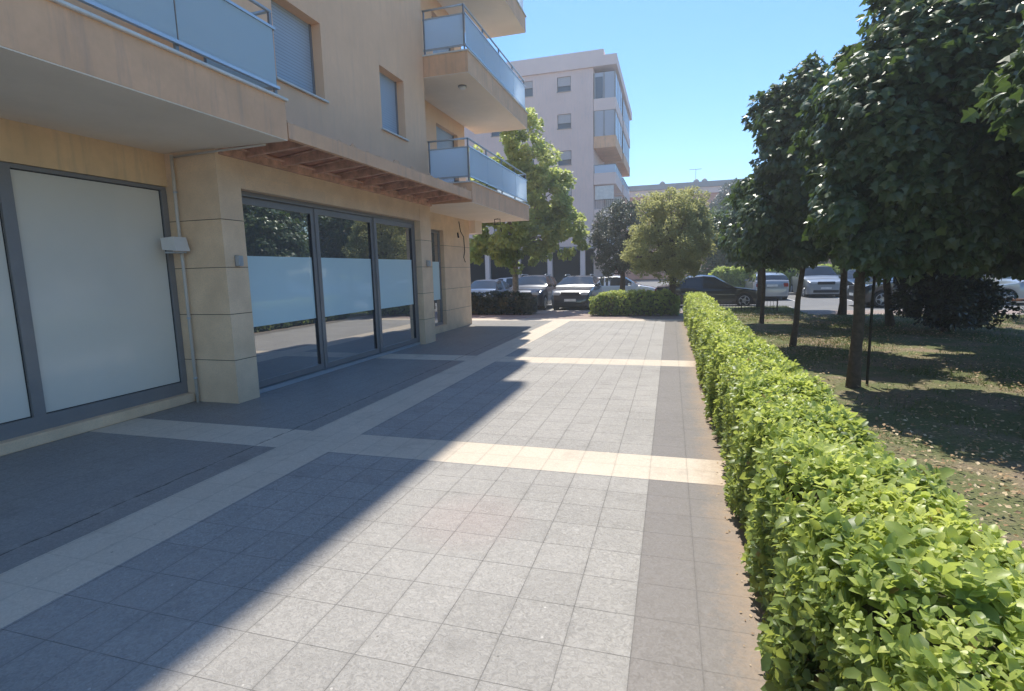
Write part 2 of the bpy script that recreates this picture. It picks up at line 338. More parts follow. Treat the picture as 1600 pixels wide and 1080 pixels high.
# sliding glass doors in front shop
for i,(a,b,dx) in enumerate(((6.27,8.13,-.02),(8.13,10.02,0),(10.02,11.78,.035))):
    x=-5.95+dx; f=MB()
    f.box(x-.06,x,a+.002,a+.09,.07,2.90); f.box(x-.06,x,b-.09,b-.002,.07,2.90); f.box(x-.06,x,a+.09,b-.09,.07,.17); f.box(x-.06,x,a+.09,b-.09,2.80,2.90)
    d=P(f,'glass_door',M['alu'])
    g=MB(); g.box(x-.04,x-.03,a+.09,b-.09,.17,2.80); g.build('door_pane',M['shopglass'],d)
    g=MB(); g.box(x-.029,x-.026,a+.10,b-.10,1.0,2.055); g.build('frosted_band',M['frost'],d)
    g=MB(); g.box(x-.02,x-.004,b-.112,b-.091,.18,2.79); g.build('seal',M['rubber'],d)
mb=MB(); mb.box(-6.04,-5.885,6.275,11.83,.004,.03); mb.box(-6.0,-5.99,6.275,11.83,.03,.06); mb.box(-5.95,-5.94,6.275,11.83,.03,.06); mb.box(-5.90,-5.89,6.275,11.83,.03,.06); P(mb,'door_track',M['alu_l'])
mb=MB(); mb.box(-6.04,-5.9,6.275,11.83,2.905,2.968); mb.box(-6.04,-5.9,11.785,11.835,.06,2.905); P(mb,'door_head',M['alu'])
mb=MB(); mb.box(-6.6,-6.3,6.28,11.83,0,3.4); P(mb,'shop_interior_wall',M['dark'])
# right ground floor wall with narrow window
mb=MB(); slab_holes(mb,-6.40,.24,12.43,16.78,0,3.42,[(13.75,14.68,.2,2.95)]); P(mb,'corner_wall',M['stone'])
mb=MB(); f=mb
f.box(-6.58,-6.52,13.75,13.81,.2,2.95); f.box(-6.58,-6.52,14.62,14.68,.2,2.95); f.box(-6.58,-6.52,13.81,14.62,.2,.28); f.box(-6.58,-6.52,13.81,14.62,2.87,2.95)
w=P(f,'narrow_window',M['alu'])
g=MB(); g.box(-6.56,-6.55,13.81,14.62,.28,2.87); g.build('pane',M['shopglass'],w)
g=MB(); g.box(-6.549,-6.546,13.82,14.61,.95,2.05); g.build('frosted_band',M['frost'],w)
mb=MB(); mb.box(-7.4,-6.2,16.85,17.5,3.0,3.41); P(mb,'corner_beam',M['soffit_warm'])
# balconies
def balcony(y0,y1,xi,zb,left,k,full=True):
    xo=-4.62
    s=MB(); s.box(xi,xo,y0,y1,zb+.012,zb+.47); s.box(xi,xo-.004,y0+.004,y1-.004,zb,zb+.011,1)
    so=P(s,'balcony',[M['fascia'],M['soffit'] if left else M['soffit_warm']])
    s=MB(); ys=y0-.03 if not left else y0; ye=y1+.03
    s.bbox(xi+.0,xo+.035,ys,ye,zb+.471,zb+.505,.006); s.build('coping',M['coping'],so)
    gz0,gz1=(zb+.64,zb+1.29)
    gm=M['balglassL'] if left else M['balglassR']
    xg=xo-.05
    n=max(2,round((y1-y0)/1.35)); st=(y1-y0-.1)/n
    for i in range(n+1):
        y=y0+.05+i*st; po=MB(); po.box(xg-.055,xg-.025,y-.02,y+.02,zb+.505,zb+1.50); po.build('railing_post',M['alu'],so)
    sidey=[]
    if not left: sidey=[y0+.05]
    for sy in sidey+[y1-.05]:
        xx=xi+.12 if xi>-6.4 else -5.72
        po=MB(); po.box(xx-.015,xx+.015,sy-.02,sy+.02,zb+.505,zb+1.50); po.build('railing_post',M['alu'],so)
    r=MB(); r.box(xg-.03,xg+.012,y0+.02,y1-.02,gz0-.035,gz0); r.box(xg-.03,xg+.012,y0+.02,y1-.02,gz1,gz1+.03)
    r.tube([(xg-.04,y0+.03,zb+1.5),(xg-.04,y1-.03,zb+1.5)],.022,10)
    for sy in sidey+[y1-.05]:
        for (za,zc) in ((gz0-.035,gz0),(gz1,gz1+.03)): r.box(xi if xi>-6.4 else -5.75,xg-.035,sy-.015,sy+.015,za,zc)
        r.tube([(xi if xi>-6.4 else -5.75,sy,zb+1.5),(xg-.06,sy,zb+1.5)],.022,8)
    r.build('railing',M['alu_l'],so)
    for i in range(n):
        g=MB(); a=y0+.05+i*st; g.box(xg-.014,xg-.004,a+.012,a+st-.012,gz0+.001,gz1-.001); g.build('glass_panel',gm,so)
    for sy in sidey+[y1-.05]:
        g=MB(); g.box((xi if xi>-6.4 else -5.75)+.01,xg-.06,sy-.005,sy+.005,gz0+.001,gz1-.001); g.build('glass_panel',gm,so)
    return so
for k in range(5):
    balcony(-3.9,5.895,-6.65 if k==0 else -6.64,3.42+k*FH,True,k)
    b=balcony(12.42,17.85,-6.449,3.40+k*FH,False,k)
# little things kept on the lower right balcony show in the gap under the glass (pots)
# canopy
mb=MB(); mb.box(-4.70,-4.63,5.93,12.4,3.46,3.65)
P(mb,'canopy_front_beam',M['fascia'])
mb=MB()
mb.add([(-5.70,5.93,3.50),(-5.70,12.4,3.50),(-4.70,12.4,3.63),(-4.70,5.93,3.63)],[(0,1,2,3)],1); mb.add([(-5.70,5.93,3.52),(-5.70,12.4,3.52),(-4.70,12.4,3.645),(-4.70,5.93,3.645)],[(0,3,2,1)],1)
mb.box(-5.749,-5.68,5.93,12.4,3.36,3.46); mb.tube([(-5.64,5.95,3.47),(-5.64,12.38,3.47)],.022,8)
for i in range(9):
    y=6.35+i*.72
    mb.add([(-5.68,y,3.40),(-4.701,y,3.47),(-4.701,y,3.62),(-5.68,y,3.50),(-5.68,y+.06,3.40),(-4.701,y+.06,3.47),(-4.701,y+.06,3.62),(-5.68,y+.06,3.50)],[(0,1,2,3),(7,6,5,4),(0,4,5,1)])

for i in range(8):  # crumbling deck ribs
    y=6.5+i*.72; mb.tube([(-5.66,y-.25,3.485),(-5.2,y-.22,3.55),(-4.71,y-.27,3.60)],.014,6); mb.tube([(-5.66,y-.05,3.485),(-5.3,y+.1,3.53),(-4.71,y+.22,3.6)],.012,6)
P(mb,'rusty_canopy',[M['rust'],M['rustd']],label='rusty slatted canopy frame above the sliding glass doors')
mb=MB(); y=5.95; pv=[]
while y<12.38:
    pv.append((y,3.651+random.choice((.004,.01,.03,.05,.015))*random.random()*1.4)); y+=random.uniform(.03,.12)
for (a,za),(b,zb_) in zip(pv,pv[1:]):
    mb.add([(-4.69,a,3.651),(-4.69,b,3.651),(-4.69,b,zb_),(-4.69,a,za),(-4.66,a,3.651),(-4.66,b,3.651),(-4.66,b,zb_),(-4.66,a,za)],[(0,1,2,3)[::-1],(4,5,6,7),(3,2,6,7)])
P(mb,'broken_plaster_edge',M['fascia'])
# soffit downlight / details
def wall_thing(name,mb,mat,loc,**k):
    o=mb.build(name,mat); o.location=loc; return tag(o,**k)
e=empty('ceiling_lamp',(-5.1,13.26,3.4+FH),label='round grey lamp on the underside of the upper corner balcony',cat='lamp')
mb=MB(); mb.cyl((0,0,-.015),(0,0,1),.11,.03,24); mb.build('base',M['alu'],e); mb=MB(); mb.tube([(0,0,-.03),(0,0,-.06),(0,0,-.08)],[.095,.08,.03],20); mb.build('diffuser',M['white'],e)
def sconce(y,label,z=1.97):
    e=empty('wall_lamp',(-5.75,y,z),label=label,cat='wall lamp',group='small box lamps on the stone pillars')
    mb=MB(); mb.bbox(.0,.012,-.035,.035,-.075,.075,.004); mb.build('back_plate',M['steel'],e)
    mb=MB(); mb.bbox(.013,.085,-.04,.04,-.07,.07,.008); mb.build('housing',M['alu_l'],e)
sconce(6.07,'small grey box lamp on the near stone pillar beside the white pipe'); sconce(12.12,'small grey box lamp on the far stone pillar past the sliding doors')
e=empty('drain_pipe',(-6.42,5.82,0),label='thin white pipe running up the near pillar beside the white film panel',cat='pipe')
mb=MB(); mb.tube([(0,0,.0),(0,0,1.9),(-.01,.0,2.6),(0,0,3.38)],.022,12); mb.build('pipe',M['pvc'],e)
mb=MB()
for z in (.35,1.2,2.9): mb.cyl((0,0,z),(0,0,1),.027,.025,12)
mb.build('clip',M['alu_l'],e)
mb=MB(); mb.tube([(0.02,.02,3.36),(.6,.02,3.375),(1.5,.02,3.39)],.014,8); mb.build('conduit',M['pvc'],e)
e=empty('security_light',(-6.42,5.72,2.2),label='white wedge shaped light fixed over the thin pipe on the near pillar',cat='light')
mb=MB(); v=[(-.12,-.10,.09),(.10,-.10,.10),(.10,.10,.10),(-.12,.10,.09),(-.06,-.14,-.07),(.17,-.14,-.09),(.17,.08,-.09),(-.06,.08,-.07)]
mb.add(v,[(0,1,2,3),(4,7,6,5),(0,4,5,1),(1,5,6,2),(2,6,7,3),(3,7,4,0)]); mb.build('housing',M['white'],e)
mb=MB(); mb.box(-.03,.13,-.135,.06,-.115,-.095); mb.build('lens',M['alu_l'],e)
e=empty('square_bracket',(-5.35,16.6,3.4),label='small black square frame hanging under the lower corner balcony',cat='bracket')
mb=MB(); a=.10
for (x0,x1,z0,z1) in ((-a,a,-.03,-.012),(-a,a,-.2,-.182),(-a,-a+.018,-.182,-.03),(a-.018,a,-.182,-.03)): mb.box(x0,x1,-.009,.009,z0,z1)
mb.box(-.008,.008,-.008,.008,-.012,0); mb.build('frame',M['rubber'],e)
# cables on the corner pier
mb=MB(); mb.tube([(-6.39,15.9,3.3),(-6.385,16.0,3.0),(-6.385,16.25,2.85),(-6.385,16.3,2.4),(-6.385,16.2,2.2),(-6.385,16.32,2.05)],.012,6)
mb.tube([(-6.39,15.75,2.95),(-6.385,15.8,2.8)],.03,6)
tag(mb.build('loose_cable',M['rubber']),'loose black cable hanging on the stone corner wall under the balcony','cable')
# flower pots and shoes at the balcony edge
for i,(y,c) in enumerate(((14.0,'rubber'),(14.7,'wood'),(12.9,'rubber'),(15.4,'rubber'))):
    e=empty('flower_pot',(-4.85 if i!=2 else -5.2,y,3.4+.505),label=['small black pot second from the near end of the lower corner balcony','small brown pot third along the lower corner balcony','small black pot nearest the canopy on the lower corner balcony','small black pot farthest along the lower corner balcony'][i],cat='flower pot',group='pots on the lower corner balcony')
    mb=MB(); mb.tube([(0,0,0),(0,0,.10)],[.05,.065],12); mb.build('pot',M[c],e)
# ------------------------------------------------------------------ far building A
fb=empty('apartment_block',(-8,40,0),label='tall mauve apartment block with enclosed corner balconies rising behind the plane tree',cat='building')
def F(mb,name,mats,parent=None,**k):
    o=mb.build(name,mats,**k); o.parent=parent or fb
    if parent is None: o.location=(8,-40,0)
    return o
def slab_holes_y(mb,fy,t,x0,x1,z0,z1,holes,mi=0):
    X=sorted({x0,x1,*[h[0] for h in holes],*[h[1] for h in holes]}); Z=sorted({z0,z1,*[h[2] for h in holes],*[h[3] for h in holes]})
    for a,c in zip(X,X[1:]):
        for d,e in zip(Z,Z[1:]):
            if any(h[0]<(a+c)/2<h[1] and h[2]<(d+e)/2<h[3] for h in holes): continue
            mb.add([(a,fy,d),(c,fy,d),(c,fy,e),(a,fy,e)],[(0,1,2,3)],mi)
    for h in holes:
        a,c,d,e=h; b=fy+t
        mb.add([(a,fy,d),(a,b,d),(a,b,e),(a,fy,e)],[(0,3,2,1)],mi); mb.add([(c,fy,d),(c,b,d),(c,b,e),(c,fy,e)],[(0,1,2,3)],mi)
        mb.add([(a,fy,e),(a,b,e),(c,b,e),(c,fy,e)],[(0,3,2,1)],mi); mb.add([(a,fy,d),(a,b,d),(c,b,d),(c,fy,d)],[(0,1,2,3)],mi)
        mb.add([(a,b,d),(c,b,d),(c,b,e),(a,b,e)],[(0,1,2,3)],mi+1)
FS=2.55
hh=[]
for k in range(5):
    z=13.15-k*FS+1.3-1.15
    zt=14.45+.95-k*FS
    hh+=[(-8.1,-7.1,zt-1.0,zt),(-10.6,-9.9,zt-1.05,zt),(-13.2,-12.3,zt-1.05,zt),(-16.5,-15.4,zt-1.05,zt),(-20,-19,zt-1.05,zt)]
mb=MB(); slab_holes_y(mb,40,.18,-26,-5.5,3.4,15.75,hh,0)
mb.add([(-5.5,40,0),(-5.5,56,0),(-5.5,56,15.75),(-5.5,40,15.75)],[(0,1,2,3)])
mb.add([(-26,40,15.75),(-5.5,40,15.75),(-5.5,56,15.75),(-26,56,15.75)],[(0,1,2,3)]); mb.add([(-26,56,0),(-26,40,0),(-26,40,15.75),(-26,56,15.75)],[(0,1,2,3)]); mb.add([(-5.5,56,0),(-26,56,0),(-26,56,15.75),(-5.5,56,15.75)],[(0,1,2,3)])
F(mb,'wall',[M['mauve'],M['farwin']])
mb=MB(); mb.box(-26,-4.75,39.85,56.2,15.76,16.85); mb.box(-4.748,-3.85,39.85,55,15.76,16.45); F(mb,'roof_parapet',M['mauve_l'])
for i,h in enumerate(hh):
    mb=MB(); f=.62 if i%5==0 else (.45 if i%3 else .9); z=h[3]-(h[3]-h[2])*f
    mb.box(h[0]+.04,h[1]-.04,40.08,40.11,z,h[3]-.02); sh=F(mb,'roller_blind',M['farsh']); 
    s=MB(); s.box(h[0]-.03,h[1]+.03,39.94,40.07,h[2]-.05,h[2]-.002); s.build('sill',M['roofm'],sh)
# arcade
mb=MB(); mb.box(-26,-5.6,43,43.2,0,3.4); F(mb,'arcade_back_wall',M['dark']); mb=MB(); mb.box(-26,-3.85,39.9,43,3.2,3.39); F(mb,'arcade_beam',M['roofm'])
for x in np.arange(-24,-4,2.5):
    mb=MB(); mb.box(x,x+.35,40,40.35,-.01,3.2); F(mb,'column',M['mauve_l'])
# corner balconies, x -5.5..-3.9, running back
for k in range(5):
    zb=13.2-k*FS  # floor slab bottom level of storey
    for seg,(y0,y1) in enumerate(((40.05,45.4),(46.5,53.5))):
        if k>=3 and seg==1 and k==4: continue
        s=MB(); s.box(-5.48,-3.92 if seg==0 else -3.9,y0,y1,zb-.35,zb+.45); b=F(s,'corner_balcony',M['mauve_l'] if k!=1 else M['fascia'])
        if k<2:
            g=MB(); g.box(-5.44,-3.97,y0+.05,y1-.05,zb+.451,zb+FS-.36); g.build('enclosure',M['encl'],b)
            g=MB()
            for x in (-5.43,-4.75,-4.0): g.box(x-.035,x+.035,y0+.02,y0+.05,zb+.46,zb+FS-.37)
            for yy in np.arange(y0+.1,y1,1.3): g.box(-3.97,-3.945,yy,yy+.07,zb+.46,zb+FS-.37)
            g.build('enclosure_frame',M['roofm'],b)
            if k==0 and seg==0:
                g=MB(); g.box(-5.35,-4.85,y0-.0,y0+.018,zb+.5,zb+1.9); g.build('open_sash',M['farwin'],b)
        elif k==3:
            g=MB(); g.box(-5.40,-4.05,y0+.04,y0+.07,zb+1.15,zb+2.1); g.build('awning',M['coping'],b)
            g=MB()
            for x in np.arange(-5.4,-4,.14): g.box(x,x+.02,y0+.03,y0+.045,zb+.46,zb+1.1)
            g.box(-5.42,-3.98,y0+.025,y0+.05,zb+1.1,zb+1.13); g.build('railing',M['rubber'],b)
        else:
            g=MB(); g.box(-5.42,-3.96,y0+.04,y0+.06,zb+.46,zb+1.0); g.box(-3.97,-3.95,y0+.07,y1-.05,zb+.46,zb+1.0); g.build('railing_glass',M['balglassR'],b)
            g=MB(); g.box(-5.44,-3.93,y0+.03,y0+.07,zb+1.0,zb+1.05); g.box(-3.98,-3.93,y0+.07,y1,zb+1.0,zb+1.05)
            for yy in np.arange(y0+1,y1,1.2): g.box(-3.98,-3.94,yy,yy+.04,zb+.46,zb+1)
            g.build('railing',M['roofm'],b)
# far orange building
ob=empty('orange_building',(10,80,0),label='long orange building with a grey flat roof far behind the round yellow green tree',cat='building')
mb=MB(); mb.box(-20,45,80,92,0,11.6); o=mb.build('wall',M['orange'],ob); o.location=(-10,-80,0)
mb=MB(); mb.box(-20.3,45.3,79.6,92.3,11.61,12.4); o=mb.build('cornice',M['mauve_l'],ob); o.location=(-10,-80,0)
mb=MB(); mb.box(-20.6,45.6,79.2,92.6,12.41,13.1); o=mb.build('roof',M['roofm'],ob); o.location=(-10,-80,0)
for i in range(13):
    for z in (8.3,5.2,2.1):
        x=-18+i*4.8; mb=MB(); mb.box(x,x+1.4,79.93,79.99,z,z+1.7); o=mb.build('window',M['farwin'],ob); o.location=(-10,-80,0)
mb=MB(); mb.tube([(3.2,84,13.1),(3.2,84,15.6)],.04,6); mb.box(2.3,4.0,83.97,84.03,15.5,15.56); o=mb.build('antenna',M['roofm'],ob); o.location=(-10,-80,0)
for x in (3.2,4.3,-1.4):
    mb=MB(); mb.tube([(x,82,13.1),(x,82,13.6),(x,82,13.9)],[.25,.42,.1],10); o=mb.build('roof_vent',M['roofm'],ob); o.location=(-10,-80,0)
# ------------------------------------------------------------------ foliage
def norm(a): return a/np.maximum(np.linalg.norm(a,axis=-1,keepdims=True),1e-9)
def leaves(C,A,Nn,S,T,TF):
    """C centres, A leaf axis, Nn normal, S size; template T (v,3) in (axis, side, normal)"""
    A=norm(A); B=norm(np.cross(Nn,A)); N=np.cross(A,B)
    V=C[:,None]+S[:,None,None]*(T[None,:,0,None]*A[:,None]+T[None,:,1,None]*B[:,None]+T[None,:,2,None]*N[:,None])
    n=len(C); F=(TF[None]+(np.arange(n)*len(T))[:,None,None]).reshape(-1,TF.shape[1])
    return V.reshape(-1,3),F
# templates
half=[(0,0),(.05,.28),(.22,.50),(.30,.33),(.50,.62),(.58,.40),(.66,.24),(.86,.16),(1,0)]
def maple():
    o=[(0,0,0)]+[(x,y,-.25*abs(y)) for x,y in half[1:]]
    l=[(x,-y,-.25*abs(y)) for x,y in half[1:-1]]
    T=np.array(o+l+[(.35,0,.04)],float); ring=list(range(0,9))+[9+i for i in range(6,-1,-1)]
    c=len(T)-1; F=[(c,ring[i],ring[(i+1)%len(ring)]) for i in range(len(ring))]
    T[:,0]-=0; T[:,2]-=.12*T[:,0]**2; return T,np.array(F)
MAP=maple()
OV=(np.array([(0,0,0),(.35,0,-.01),(.72,0,-.05),(1,0,-.14),(.32,.29,.06),(.74,.24,.03),(.32,-.29,.06),(.74,-.24,.03)],float),
    np.array([(0,6,1),(0,1,4),(1,6,7),(1,7,2),(1,2,5),(1,5,4),(2,7,3),(2,3,5)]))
RH=(np.array([(0,0,0),(.5,.3,.05),(1,0,-.05),(.5,-.3,.05)],float),np.array([(0,3,2),(0,2,1)]))
def sph(n): return norm(rng.normal(size=(n,3)))
def crown_pts(cen,rad,nclus,nleaf,rc,flat=.0,lump=.18,inner=.25,bottom=None):
    cen=np.array(cen);rad=np.array(rad); d=sph(nclus)
    ph=rng.uniform(0,6,3); lumps=1+lump*(np.sin(d[:,0]*4+ph[0])*np.sin(d[:,1]*5+ph[1])+np.sin(d[:,2]*6+ph[2])*.6)*.7
    rr=np.where(rng.random(nclus)<inner,rng.uniform(.3,.75,nclus),rng.uniform(.82,1.,nclus))*lumps
    cc=cen+d*rad*rr[:,None]
    r=rc*rng.uniform(.6,1.35,nclus)
    idx=rng.integers(0,nclus,nleaf); q=sph(nleaf); 
    rad_l=r[idx]*rng.uniform(.45,1.05,nleaf)**.7
    Pt=cc[idx]+q*rad_l[:,None]*np.array([1,1,.8])
    out=norm(norm(Pt-cen)*.8+q*.7)
    if bottom is not None:
        k=Pt[:,2]>bottom+rng.normal(0,.06,nleaf); Pt,out,idx,q=Pt[k],out[k],idx[k],q[k]
    return Pt,out,idx,cc
def tree(name,label,cat,loc,trunk,crowns,nclus,nleaf,rc,T,size,mat,bark='bark',group=None,droop=.7,bottom=None,up=.5,topt=.35,lump=.18,limbs=10,inner=.25):
    """trunk: list of (x,y,z,r) relative; crowns: list of (centre,radii,weight)"""
    root=empty(name,loc,label=label,cat=cat,group=group)
    mb=MB(); mb.tube([p[:3] for p in trunk],[p[3] for p in trunk],12)
    Ps=[];Os=[];Ts=[];cl=[]
    zt=max(c[0][2]+c[1][2] for c in crowns); zb=min(c[0][2]-c[1][2] for c in crowns)
    for cen,rad,w in crowns:
        Pt,out,idx,cc=crown_pts(cen,rad,int(nclus*w),int(nleaf*w),rc,lump=lump,bottom=bottom,inner=inner); Ps.append(Pt);Os.append(out);cl.append(cc)
        ct=rng.normal(0,.12,int(nclus*w)+1)[idx]
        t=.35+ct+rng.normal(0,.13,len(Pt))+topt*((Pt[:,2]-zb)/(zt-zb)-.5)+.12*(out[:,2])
        Ts.append(t)
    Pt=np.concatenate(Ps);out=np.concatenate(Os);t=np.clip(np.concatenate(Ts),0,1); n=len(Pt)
    top=Vector(trunk[-1][:3]); cc=np.concatenate(cl)
    for c in cc[rng.permutation(len(cc))[:limbs]]:
        a=Vector(trunk[max(len(trunk)-2,0)][:3]).lerp(top,random.random()); b=Vector(c); m=a.lerp(b,.5)+Vector((0,0,.12*(b-a).length))
        r0=trunk[-1][3]*.55; mb.tube([a,a.lerp(m,.5)+Vector((random.uniform(-.03,.03),)*3),m,b],[r0,r0*.75,r0*.5,r0*.2],6)
    mb.build('trunk',M[bark],root)
    A=norm(out*.6+np.array([0,0,-droop])+rng.normal(0,.45,(n,3))); N=norm(out*.7+np.array([0,0,up])+rng.normal(0,.35,(n,3)))
    S=size*rng.uniform(.65,1.2,n)
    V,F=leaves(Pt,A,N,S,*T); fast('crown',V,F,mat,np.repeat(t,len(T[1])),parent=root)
    return root
MG='young maple trees standing in the lawn'
def trunkpts(h,r,lean=(0,0),n=6,wob=.02):
    return [(lean[0]*i/n+random.uniform(-wob,wob)*(i>0),lean[1]*i/n,h*i/n-.03*(i==0),r*(1.25 if i==0 else 1-.35*i/n)) for i in range(n+1)]
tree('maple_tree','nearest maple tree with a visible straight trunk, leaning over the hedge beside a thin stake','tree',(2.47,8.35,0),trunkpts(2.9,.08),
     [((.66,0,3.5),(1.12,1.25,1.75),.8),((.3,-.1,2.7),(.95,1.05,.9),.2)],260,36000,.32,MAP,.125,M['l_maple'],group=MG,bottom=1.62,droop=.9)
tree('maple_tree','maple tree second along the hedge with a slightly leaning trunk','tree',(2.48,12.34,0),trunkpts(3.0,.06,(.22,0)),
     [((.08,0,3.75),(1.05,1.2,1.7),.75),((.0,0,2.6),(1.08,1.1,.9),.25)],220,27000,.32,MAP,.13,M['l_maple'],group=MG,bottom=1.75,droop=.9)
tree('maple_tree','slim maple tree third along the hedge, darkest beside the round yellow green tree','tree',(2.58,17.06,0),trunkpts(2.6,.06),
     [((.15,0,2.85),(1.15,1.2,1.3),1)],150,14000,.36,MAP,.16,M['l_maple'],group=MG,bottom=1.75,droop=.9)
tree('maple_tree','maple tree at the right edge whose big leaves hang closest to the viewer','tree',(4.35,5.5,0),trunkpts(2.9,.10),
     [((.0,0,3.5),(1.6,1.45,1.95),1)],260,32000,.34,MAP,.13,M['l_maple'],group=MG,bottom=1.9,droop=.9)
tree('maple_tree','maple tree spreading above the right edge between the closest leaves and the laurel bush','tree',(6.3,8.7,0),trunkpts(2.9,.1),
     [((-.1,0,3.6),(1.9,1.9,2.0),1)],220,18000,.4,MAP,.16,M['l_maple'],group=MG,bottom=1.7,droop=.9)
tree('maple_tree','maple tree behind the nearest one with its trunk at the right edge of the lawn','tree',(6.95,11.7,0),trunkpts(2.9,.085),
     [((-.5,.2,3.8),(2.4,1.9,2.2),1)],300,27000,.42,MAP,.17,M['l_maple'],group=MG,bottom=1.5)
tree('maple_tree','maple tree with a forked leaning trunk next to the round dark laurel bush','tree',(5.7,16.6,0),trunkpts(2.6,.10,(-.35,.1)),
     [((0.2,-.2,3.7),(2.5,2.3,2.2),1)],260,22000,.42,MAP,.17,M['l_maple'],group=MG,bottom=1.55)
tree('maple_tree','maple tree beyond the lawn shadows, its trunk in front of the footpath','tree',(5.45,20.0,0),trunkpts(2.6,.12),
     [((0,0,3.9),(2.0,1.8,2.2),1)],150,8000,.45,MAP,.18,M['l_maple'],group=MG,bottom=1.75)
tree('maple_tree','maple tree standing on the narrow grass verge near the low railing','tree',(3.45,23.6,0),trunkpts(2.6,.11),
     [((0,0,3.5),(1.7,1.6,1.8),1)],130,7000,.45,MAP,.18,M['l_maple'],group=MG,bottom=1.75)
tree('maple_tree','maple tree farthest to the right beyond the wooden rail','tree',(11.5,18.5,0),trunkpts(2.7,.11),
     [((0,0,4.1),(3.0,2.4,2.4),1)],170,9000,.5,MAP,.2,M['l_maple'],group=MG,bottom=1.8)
mb=MB(); mb.tube([(2.66,8.42,-.05),(2.655,8.42,1.2),(2.67,8.42,2.3)],.018,8); tag(mb.build('tree_stake',M['twig']),'thin dark stake standing close beside the nearest maple trunk','stake')
# dark laurel bush
tree('laurel_bush','large dark glossy laurel bush under the maples on the lawn','bush',(6.35,15.2,0),[(0,0,-.02,.09),(0,0,.4,.08),(.02,0,.9,.05)],
     [((0,0,1.0),(1.05,.95,.85),.7),((-.35,0,1.7),(.75,.7,.6),.3)],160,18000,.22,OV,.11,M['l_bush'],droop=.1,up=.6,bottom=.22)
# plane tree left
tree('plane_tree','loose bright green plane tree in front of the mauve apartment block','tree',(-6.75,23.2,0),trunkpts(3.2,.16,(.1,0)),
     [((.1,0,4.2),(2.0,1.7,1.9),.36),((.5,0,7.0),(.95,1.0,1.5),.2),((1.55,-.1,5.3),(1.05,1.0,1.6),.18),((-1.1,0,5.0),(1.1,1.1,1.7),.14),((2.3,0,3.4),(1.0,.8,1.0),.12),((-.3,.2,2.6),(1.9,1.2,.8),.15)],300,22000,.27,MAP,.15,M['l_plane'],'barkpale',droop=.4,bottom=1.55,lump=.3,inner=.2,limbs=24)
# round photinia
tree('photinia_tree','round yellow green tree with a short dark trunk at the far end of the hedge','tree',(.05,20.9,0),[(0,0,-.02,.15),(.0,0,.6,.12),(.02,0,1.2,.12),(0,0,2.0,.09)],
     [((-.1,0,2.7),(1.5,1.4,1.4),.66),((.15,0,3.75),(.95,.95,.9),.16),((.5,0,2.9),(1.1,1.1,1.0),.1),((-.3,0,1.9),(1.2,1.1,.8),.08)],300,46000,.24,RH,.09,M['l_olive'],droop=.0,up=.4,bottom=1.1,topt=.5,limbs=30,inner=.15,lump=.3)
# grey holm oak
tree('holm_oak','grey green oak between the mauve block and the round yellow green tree','tree',(-2.05,23.7,0),[(0,0,-.02,.13),(.05,0,1.2,.11),(0,0,2.4,.08)],
     [((-.2,0,3.0),(1.05,1.05,1.6),.8),((.3,0,3.6),(.7,.7,.9),.2)],180,17000,.24,RH,.10,M['l_oak'],droop=.0,up=.4,bottom=1.2,limbs=18)
# background trees beyond the road
for i,(x,y,z,r,h) in enumerate(((3.2,44,3.6,2.6,2.8),(8.5,46,4.0,3.4,3.2),(15,45,4.6,4,4),(23,44,4.6,4.5,4),(31,42,5,4.5,4.2),(6.0,60,6.6,2.4,3.6))):
    tree('background_tree',['pale tree beyond the road, leftmost in the row across the car park','low green tree beyond the road, second in the row across the car park','full green tree beyond the road, third in the row across the car park','broad tree beyond the road, fourth in the row across the car park','broad tree beyond the road, rightmost in the row across the car park','tall grey green tree in front of the long orange building'][i],'tree',(x,y,-.14),trunkpts(z-1,.2),
      [((0,0,z),(r,r*.8,h),1)],150,15000 if i==5 else 8000,.6,RH,.28,M['l_far'] if i!=5 else M['l_oak'],group='trees beyond the road',droop=.1,lump=.3)
